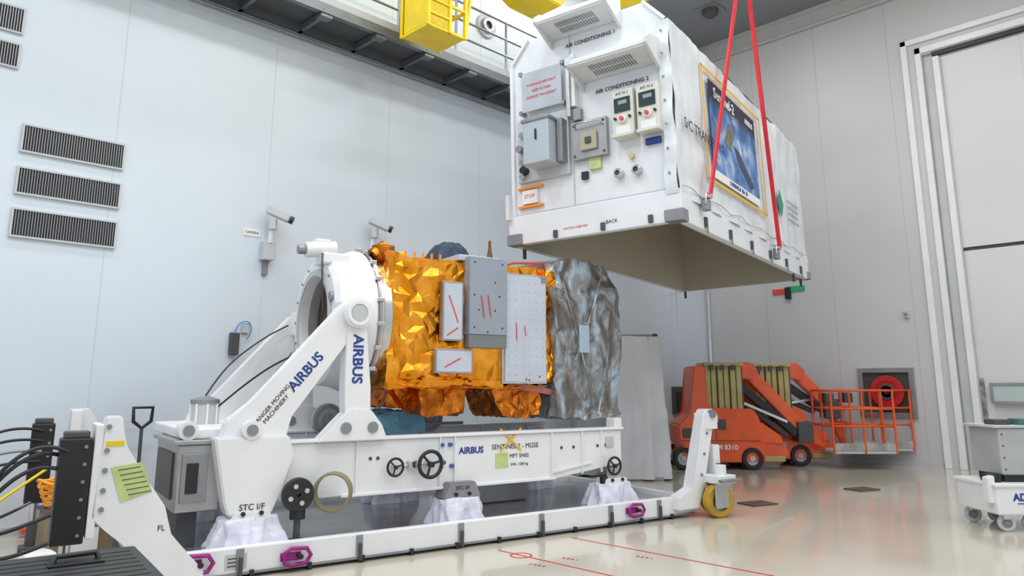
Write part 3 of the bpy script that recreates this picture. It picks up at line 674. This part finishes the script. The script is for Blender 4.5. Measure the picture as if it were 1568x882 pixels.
beam(ct,'end_edge_trim_c',(.03,.07,2.63),(.03,.36,2.96),.05,.04,WHITE2); beam(ct,'end_edge_trim_d',(.03,2.43,2.62),(.03,2.14,2.96),.05,.04,WHITE2)
box(ct,'end_seam_a',(.043,1.46,.4),(.052,1.48,2.9),LGREY); box(ct,'end_seam_b',(.04,.06,.40),(.052,2.44,.43),LGREY)
HOODM=mat('hood_white',(.66,.68,.69),.45,0,.05)
def hood(n,y0,y1,z):
    prism(ct,n+'_body',[(.05,z+.26),(-.26,z+.22),(-.38,z+.12),(-.38,z+.07),(-.34,z+.05),(.05,z-.02)],'xz',y0,y1,HOODM,.015)
    for y in(y0,y1):
        prism(ct,n+'_cheek',[(.05,z+.30),(-.28,z+.25),(-.42,z+.14),(-.42,z+.07),(-.24,z+.0),(.05,z-.14)],'xz',y-.02,y+.02,HOODM,.008)
    zz=lambda x:z+.05+(x+.34)*(-.07/.39)-.006
    for i in range(16):
        yy=y0+(y1-y0)*(.24+.52*i/15)
        for s,(xa,xb) in enumerate(((-.29,-.19),(-.16,-.06))):
            beam(ct,n+f'_louvre_{i}_{s}',(xa,yy,zz(xa)),(xb,yy,zz(xb)),.014,.008,GREY)
hood('ac_hood_a',.70,1.75,2.84)
hood('ac_hood_b',.18,1.28,2.09)
text(ct,'ac_label_a','AIR CONDITIONING 1',(.035,1.15,2.68),R90,.075,INK,bold=.001)
text(ct,'ac_label_b','AIR CONDITIONING 2',(.035,.72,1.90),R90,.075,INK,bold=.001)
box(ct,'side_frame_post',(-.06,1.36,1.75),(.05,1.42,2.5),WHITE,.01)
box(ct,'latch_box_a',(-.10,1.42,1.6),(.05,1.48,2.3),STEEL,.01)
box(ct,'pull_latch',(-.04,1.30,1.55),(.05,1.42,1.72),GREY,.01)
CR=mat('instrument_cream',(.62,.63,.55),.45)
for i,y0 in enumerate((.17,.51)):
    box(ct,f'control_box_{i}',(-.10,y0,1.15),(.05,y0+.30,1.78),CR,.012)
    box(ct,f'display_{i}',(-.115,y0+.04,1.48),(-.10,y0+.26,1.67),GLASS,.004)
    box(ct,f'display_digits_{i}',(-.117,y0+.08,1.58),(-.115,y0+.2,1.63),mat('lcd_grey',(.25,.32,.3),.4))
    text(ct,f'control_title_{i}','A/C N '+str(2-i),(-.104,y0+.15,1.73),R90,.05,INK)
    cyl(ct,f'knob_base_{i}',(-.13,y0+.15,1.38),(-.10,y0+.15,1.38),.05,WHITE); cyl(ct,f'knob_{i}',(-.16,y0+.15,1.38),(-.13,y0+.15,1.38),.028,REDT)
    for k,yy in enumerate((.05,.25)): cyl(ct,f'button_{i}_{k}',(-.13,y0+yy,1.40),(-.10,y0+yy,1.40),.018,BLK,10)
    box(ct,f'chart_{i}',(-.106,y0+.05,1.2),(-.10,y0+.25,1.3),PAPER)
    box(ct,f'control_shelf_{i}',(-.14,y0,1.15),(-.10,y0+.30,1.19),CR,.005)
box(ct,'blue_plate',(.0,.22,1.02),(.05,.42,1.10),BLUE,.003)
box(ct,'cabinet_backplate',(-.02,1.50,.85),(.05,2.32,1.75),LGREY,.01)
box(ct,'cabinet_body',(-.34,1.62,.98),(.0,2.02,1.58),mat('cabinet_blue_grey',(.44,.50,.56),.4,.2),.015)
box(ct,'cabinet_lid',(-.36,1.60,1.56),(.0,2.04,1.61),GREY,.01)
box(ct,'cabinet_side_unit',(-.16,1.52,1.0),(.0,1.6,1.6),GREY,.01)
box(ct,'cabinet_handle',(-.36,1.8,1.3),(-.34,1.82,1.44),BLK)
cyl(ct,'cable_gland_a',(-.12,2.18,1.0),(0,2.18,1.0),.05,BLK); cyl(ct,'cable_gland_b',(-.15,2.22,1.3),(0,2.22,1.3),.05,GREY)
for i in range(4): cyl(ct,f'connector_{i}',(-.08,2.22,.92+i*.2),(0,2.22,.92+i*.2),.04,STEEL,16)
box(ct,'document_plate',(-.06,1.56,1.84),(-.04,2.2,2.42),mat('clear_plate',(.50,.54,.60),.2,0,.15),.004)
for a in((1.52,1.82),(1.52,2.4),(2.2,1.82),(2.2,2.4)): box(ct,'plate_clip',(-.07,a[0],a[1]),(.05,a[0]+.05,a[1]+.05),GREY)
for i in range(3): text(ct,f'plate_text_{i}',('WARNING PROTECT','KEEP CLOSED','DURING TRANSPORT')[i],(-.065,1.88,2.22-.09*i),R90,.05,REDT)
box(ct,'port_frame',(-.04,.93,1.0),(.05,1.44,1.52),SS,.008)
box(ct,'port_inner',(-.08,1.06,1.10),(-.04,1.30,1.34),mat('port_beige',(.40,.38,.28),.5),.01)
box(ct,'port_core',(-.1,1.13,1.18),(-.08,1.22,1.27),DGREY,.01)
tube(ct,'port_handle',[(-.04,.98,1.42),(-.12,1.0,1.46),(-.12,1.34,1.46),(-.04,1.38,1.42)],.012,STEEL,False)
for yy in(.97,1.4):
    for zz in(1.05,1.47): cyl(ct,'port_screw',(-.05,yy,zz),(-.04,yy,zz),.018,DGREY,8)
for yy in(.80,.55):
    ring(ct,'gas_port',(-.05,yy,.72),(.05,yy,.72),.06,.035,STEEL,24); cyl(ct,'gas_port_core',(-.03,yy,.72),(.05,yy,.72),.035,DGREY)
box(ct,'green_label',(.0,1.05,.85),(.045,1.22,1.0),YG); box(ct,'black_label',(.0,1.25,.74),(.045,1.34,.84),INK)
cyl(ct,'fill_cap',(-.01,.62,.92),(.05,.62,.92),.035,mat('cap_tan',(.6,.5,.3),.5))
box(ct,'orange_tape_a',(.0,1.95,.76),(.045,2.34,.79),ORT); box(ct,'orange_tape_b',(.0,1.95,.50),(.045,2.34,.53),ORT); box(ct,'taped_paper',(.0,2.03,.55),(.045,2.27,.74),PAPER)
text(ct,'paper_text','STOP',(-.002,2.15,.65),R90,.07,REDT)
text(ct,'back_label','BACK',(-.003,.93,.12),R90,.065,INK); text(ct,'back_small','CAUTION KEEP DRY',(-.003,1.45,.12),R90,.04,REDT)
box(ct,'side_flap',(-.08,2.44,.35),(.05,2.50,.7),TARP,.01)
pm=bpy.data.materials.new('poster_print'); pm.use_nodes=True; nt=pm.node_tree; b=nt.nodes['Principled BSDF']; b.inputs['Roughness'].default_value=.5
tc=nt.nodes.new('ShaderNodeTexCoord'); n=nt.nodes.new('ShaderNodeTexNoise'); n.inputs['Scale'].default_value=2.4; n.inputs['Detail'].default_value=6; n.inputs['Distortion'].default_value=.6
nt.links.new(tc.outputs['Object'],n.inputs['Vector']); r=nt.nodes.new('ShaderNodeValToRGB'); e=r.color_ramp.elements
e[0].position=.38;e[0].color=(.03,.10,.28,1);e[1].position=.68;e[1].color=(.50,.60,.75,1); x=e.new(.52);x.color=(.10,.24,.52,1)
nt.links.new(n.outputs['Fac'],r.inputs['Fac'])
sx=nt.nodes.new('ShaderNodeSeparateXYZ'); nt.links.new(tc.outputs['Object'],sx.inputs[0])
mr=nt.nodes.new('ShaderNodeMapRange'); mr.inputs[1].default_value=1.85; mr.inputs[2].default_value=2.0; nt.links.new(sx.outputs['Z'],mr.inputs[0])
mx=nt.nodes.new('ShaderNodeMix'); mx.data_type='RGBA'; nt.links.new(mr.outputs[0],mx.inputs[0]); nt.links.new(r.outputs['Color'],mx.inputs[6]); mx.inputs[7].default_value=(.008,.012,.03,1)
nt.links.new(mx.outputs[2],b.inputs['Base Color'])
YP=-.02
box(ct,'poster',(1.20,YP-.006,.90),(3.25,YP,2.22),pm)
box(ct,'poster_border_low',(1.20,YP-.009,.80),(3.25,YP,.92),PAPER); text(ct,'poster_footer','COPERNICUS  ESA  EU',(2.2,YP-.011,.86),(90,0,0),.08,BLUE,bold=.003)
text(ct,'poster_title','Sentinel-2',(1.82,YP-.009,2.07),(90,0,0),.22,PAPER,bold=.004); text(ct,'poster_brand','AIRBUS',(2.95,YP-.009,2.07),(90,0,0),.12,PAPER,bold=.003)
PG=mat('poster_gold',(.22,.19,.15),.5,0,.5,20); PA=mat('poster_array',(.04,.05,.10),.5,0,.4,20)
prism(ct,'poster_satellite_body',[(1.7,1.45),(1.95,1.35),(2.2,1.70),(1.95,1.80)],'xz',YP-.01,YP-.007,PG)
prism(ct,'poster_satellite_array',[(2.1,1.5),(2.35,1.45),(3.0,1.05),(2.8,.98),(2.3,1.25)],'xz',YP-.01,YP-.007,PA)
for nm,lo,hi in(('top',(.95,2.32),(3.60,2.36)),('bottom',(.95,.72),(3.60,.76)),('left',(.95,.72),(.99,2.36)),('right',(3.56,.72),(3.60,2.36))):
    box(ct,'poster_tape_'+nm,(lo[0],YP-.005,lo[1]),(hi[0],YP,hi[1]),YTAPE)
text(ct,'side_label','S/C TRANSPORT',(.20,YP-.006,1.28),(90,0,0),.20,INK,'LEFT')
prism(ct,'green_diamond',[(4.3,1.12),(4.48,1.36),(4.66,1.12),(4.48,.88)],'xz',YP-.006,YP,mat('diamond_green',(.02,.25,.16),.5))
for i in range(4): text(ct,f'side_small_{i}','GROSS WEIGHT 7800',(5.25,YP-.006,1.25-.11*i),(90,0,0),.075,GREY)
# ---------------------------------------------------------------- slings
sl=empty('lifting_sling',(7.40,4.63,3.52),10.7)
HK=(3.05,.02,4.85)
for i,(x,z) in enumerate(((.62,.30),(3.72,.12))):
    for k in(-1,1):
        beam(sl,f'strap_{i}_{k}',(x+k*.012,-.13,z+.1),(HK[0]+k*.03+(-.12 if i==0 else .12),HK[1]-.06,HK[2]),.025,.055,RED)
    cyl(sl,f'shackle_{i}',(x,-.15,z+.1),(x,-.03,z+.1),.035,STEEL); tube(sl,f'shackle_bow_{i}',[(x-.05,-.09,z),(x-.06,-.09,z+.1),(x,-.09,z+.18),(x+.06,-.09,z+.1),(x+.05,-.09,z)],.016,STEEL); box(sl,f'lift_lug_{i}',(x-.05,-.12,z-.08),(x+.05,-.03,z+.06),GREY,.01)
box(sl,'spreader_beam',(HK[0]-.2,-.2,4.85),(HK[0]+.2,2.7,5.1),YEL,.02)
cyl(sl,'hoist_cable',(HK[0],1.2,5.1),(HK[0],1.2,6.95),.03,STEEL)
# ---------------------------------------------------------------- covered rack
cc=empty('tarp_covered_rack',(11.05,8.1,0),-45)
drape(cc,'tarp_front',(0.05,.0,0),.42,.38,.03,2.45,mat('grey_tarp',(.66,.67,.71),.45,0,.08,2,.3,4),1.22,5,.10,seed=2.6,rows=16,seg=120,power=5,rough=.07)
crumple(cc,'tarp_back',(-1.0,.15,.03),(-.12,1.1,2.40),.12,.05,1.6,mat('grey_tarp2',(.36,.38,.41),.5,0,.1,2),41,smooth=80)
box(cc,'rack_base',(-.42,-.42,0),(.42,.42,.06),GREY,.01)
box(cc,'rack_top_rail',(-.85,-.05,2.46),(.45,.0,2.51),GREY,.01); box(cc,'rail_corner',(.38,-.08,2.36),(.46,.03,2.52),DGREY,.01)
# ---------------------------------------------------------------- boom lifts
def lift(loc,yaw,basket_dx,boomlen):
    l=empty('boom_lift',loc,yaw)
    W=.95
    prism(l,'chassis',[(.05,.22),(.3,.14),(1.95,.14),(2.12,.26),(2.1,.42),(1.6,.52),(.1,.52)],'xz',0,W,ORNG,.02)
    prism(l,'counterweight',[(.02,.45),(.02,.85),(.30,1.05),(.36,1.98),(.60,1.98),(.60,1.15),(1.5,1.15),(1.62,.95),(1.62,.50)],'xz',.03,W-.03,ORNG,.03)
    prism(l,'front_cover',[(1.3,.5),(1.3,.85),(1.65,.9),(2.05,.62),(2.08,.45)],'xz',.1,W-.1,ORNG,.03)
    box(l,'cover_seam',(.75,.022,.55),(.76,.03,1.1),DGREY); box(l,'cover_seam_b',(.05,.022,.54),(1.6,.03,.55),DGREY); box(l,'label_plate',(.62,.02,.9),(.8,.03,1.02),PAPER)
    box(l,'vent_grille',(.1,.02,.6),(.3,.03,.78),DGREY); box(l,'dark_slot',(.8,.02,.75),(.95,.03,.95),DGREY)
    text(l,'model_label','M 8310',(.95,.022-.03,.42),(90,0,0),.13,PAPER,bold=.004)
    for i in range(6):
        x=.62+i*.125; box(l,f'mast_{i}',(x,.15+.03*(i%2),.9),(x+.10,W-.15,2.02-.03*(i%2)),BEIGE,.012)
        box(l,f'mast_gap_{i}',(x+.095,.2,.95),(x+.13,W-.2,1.97),DGREY)
    box(l,'mast_cap',(.6,.12,1.98),(1.38,W-.12,2.05),BEIGE,.01)
    for i in range(3): box(l,f'mast_roller_{i}',(.7+.22*i,.10,1.9),(.78+.22*i,.15,2.0),DGREY)
    for x in(.10,1.42):
        for y in(.05,W-.05): wheel(l,'wheel',(x,y,.21),.21,.16,(0,1,0),BLK,LGREY)
    box(l,'beige_step',(1.65,-.02,.16),(2.05,.2,.26),BEIGE,.01)
    prism(l,'boom_head',[(1.30,1.75),(1.32,2.06),(1.55,2.06),(1.72,1.9),(1.62,1.7)],'xz',.25,.7,ORNG,.02)
    ex=1.5+boomlen*.62; ez=2.0-boomlen*.72
    beam(l,'boom_upper',(1.48,.48,1.95),(ex,.48,ez),.22,.24,ORNG,.02)
    beam(l,'boom_strut',(1.36,.42,1.60),(ex-.15,.42,ez-.08),.16,.15,BLK,.01)
    beam(l,'boom_lower',(1.36,.5,1.30),(ex-.3,.5,ez-.12),.14,.1,DGREY,.01)
    beam(l,'boom_cylinder',(1.4,.3,1.25),(ex-.35,.3,ez+.15),.05,.05,STEEL)
    box(l,'boom_knuckle',(ex-.14,.3,ez-.25),(ex+.16,.66,ez+.15),DGREY,.02)
    beam(l,'jib',(ex,.48,ez-.1),(ex+basket_dx,.48,.42),.12,.12,ORNG,.01)
    bx=ex+basket_dx; B0,B1=bx,bx+1.2; y0,y1=.0,.95; z0=.30
    box(l,'basket_floor',(B0,y0,z0),(B1,y1,z0+.06),LGREY,.01)
    box(l,'basket_kick',(B0,y0-.01,z0+.06),(B1,y0+.01,z0+.2),mat('grimy_white',(.45,.45,.44),.6,0,.4,4))
    for z in(.62,.95,1.30):
        tube(l,f'basket_rail_{z}',[(B0,y0,z+z0-.1),(B1,y0,z+z0-.1),(B1,y1,z+z0-.1),(B0,y1,z+z0-.1)],.022,ORNG,False,True)
    for x,y in((B0,y0),((B0+B1)/2,y0),(B1,y0),(B1,y1),((B0+B1)/2,y1),(B0,y1),(B1,(y0+y1)/2),(B0,(y0+y1)/2)):
        cyl(l,'basket_post',(x,y,z0),(x,y,z0+1.2),.022,ORNG,10)
    box(l,'basket_console',(B0+.02,.3,z0+.95),(B0+.2,.65,z0+1.15),DGREY,.02)
    return l
lift((12.66,8.25,0),-45.4,.42,1.75)
lift((14.05,7.95,0),-48,.25,1.15)
# ---------------------------------------------------------------- right trolley
tc_=empty('power_supply_trolley',(9.90,2.33,0),-44)
box(tc_,'body',(0,0,.18),(1.2,.75,.50),WHITE,.02)
box(tc_,'top_edge',(-.02,-.02,.48),(1.22,.77,.52),WHITE,.01)
prism(tc_,'left_ear',[(-.06,.3),(.03,.3),(.03,.60),(-.06,.58)],'xz',.05,.15,WHITE,.01)
text(tc_,'label','ADCO',(.34,-.003,.37),(90,0,0),.11,BLUE,bold=.004)
box(tc_,'label_bar',(.22,-.004,.30),(.48,0,.31),BLUE)
for x in(.12,.40,1.08):
    for y in(.08,.68):
        wheel(tc_,'castor_wheel',(x,y,.09),.09,.05,(.3,1,0),LGREY,GREY)
        box(tc_,'castor_fork',(x-.05,y-.05,.13),(x+.05,y+.05,.19),STEEL,.01)
CG=mat('cabinet_grey',(.42,.44,.44),.45,0,.12)
box(tc_,'cabinet',(.16,.1,.60),(1.1,.65,1.12),CG,.02)
box(tc_,'cabinet_plinth',(.2,.14,.52),(1.06,.6,.60),BLK)
box(tc_,'cabinet_panel',(.6,.09,.66),(1.05,.1,1.08),LGREY,.004)
for i in range(4): cyl(tc_,f'cabinet_screw_{i}',(.2,.095,.66+i*.13),(.2,.1,.66+i*.13),.01,DGREY,8)
box(tc_,'tool_tray',(.1,.08,1.12),(1.1,.66,1.15),LGREY,.005)
for i,(x,y,w_,h,c_) in enumerate(((.2,.2,.2,.06,DGREY),(.45,.15,.15,.07,mat('tool_green',(.06,.16,.14),.5)),(.65,.3,.25,.05,BLK),(.9,.2,.15,.08,GREY))): box(tc_,f'tool_{i}',(x,y,1.15),(x+w_,y+.2,1.15+h),c_,.01)
box(tc_,'black_clamp',(.02,.1,.52),(.14,.3,.60),BLK,.01)
# ---------------------------------------------------------------- lights
def lamp(i,x,y,sx,sy,pw,col=(1,1,1)):
    ld=bpy.data.lights.new(f'ceiling_light_{i}','AREA'); ld.shape='RECTANGLE'; ld.size=sx; ld.size_y=sy; ld.energy=pw; ld.color=col
    o=bpy.data.objects.new(f'ceiling_light_{i}',ld); o.location=(x,y,10.38); COL.objects.link(o)
k=0
for x in(-2,2.5,7,11.5):
    for y in(-4,.5,4.4,7.9):
        lamp(k,x,y,2.6,.7,150,(1,1,.99) if x>6 else (.96,.985,1)); k+=1
w=bpy.data.worlds.new('world'); SC.world=w; w.use_nodes=True
w.node_tree.nodes['Background'].inputs[0].default_value=(.90,.95,1,1); w.node_tree.nodes['Background'].inputs[1].default_value=.8
# ---------------------------------------------------------------- camera
cd_=bpy.data.cameras.new('camera'); cam=bpy.data.objects.new('camera',cd_); COL.objects.link(cam)
cd_.sensor_width=36; cd_.lens=36*1128/1568; cd_.shift_y=-71/1568; cd_.clip_end=200
az=rad(45.4); th=rad(11.04)
F=Vector((math.cos(az)*math.cos(th),math.sin(az)*math.cos(th),math.sin(th)))
cam.location=(0,0,1.6); cam.rotation_euler=F.to_track_quat('-Z','Y').to_euler()
SC.camera=cam
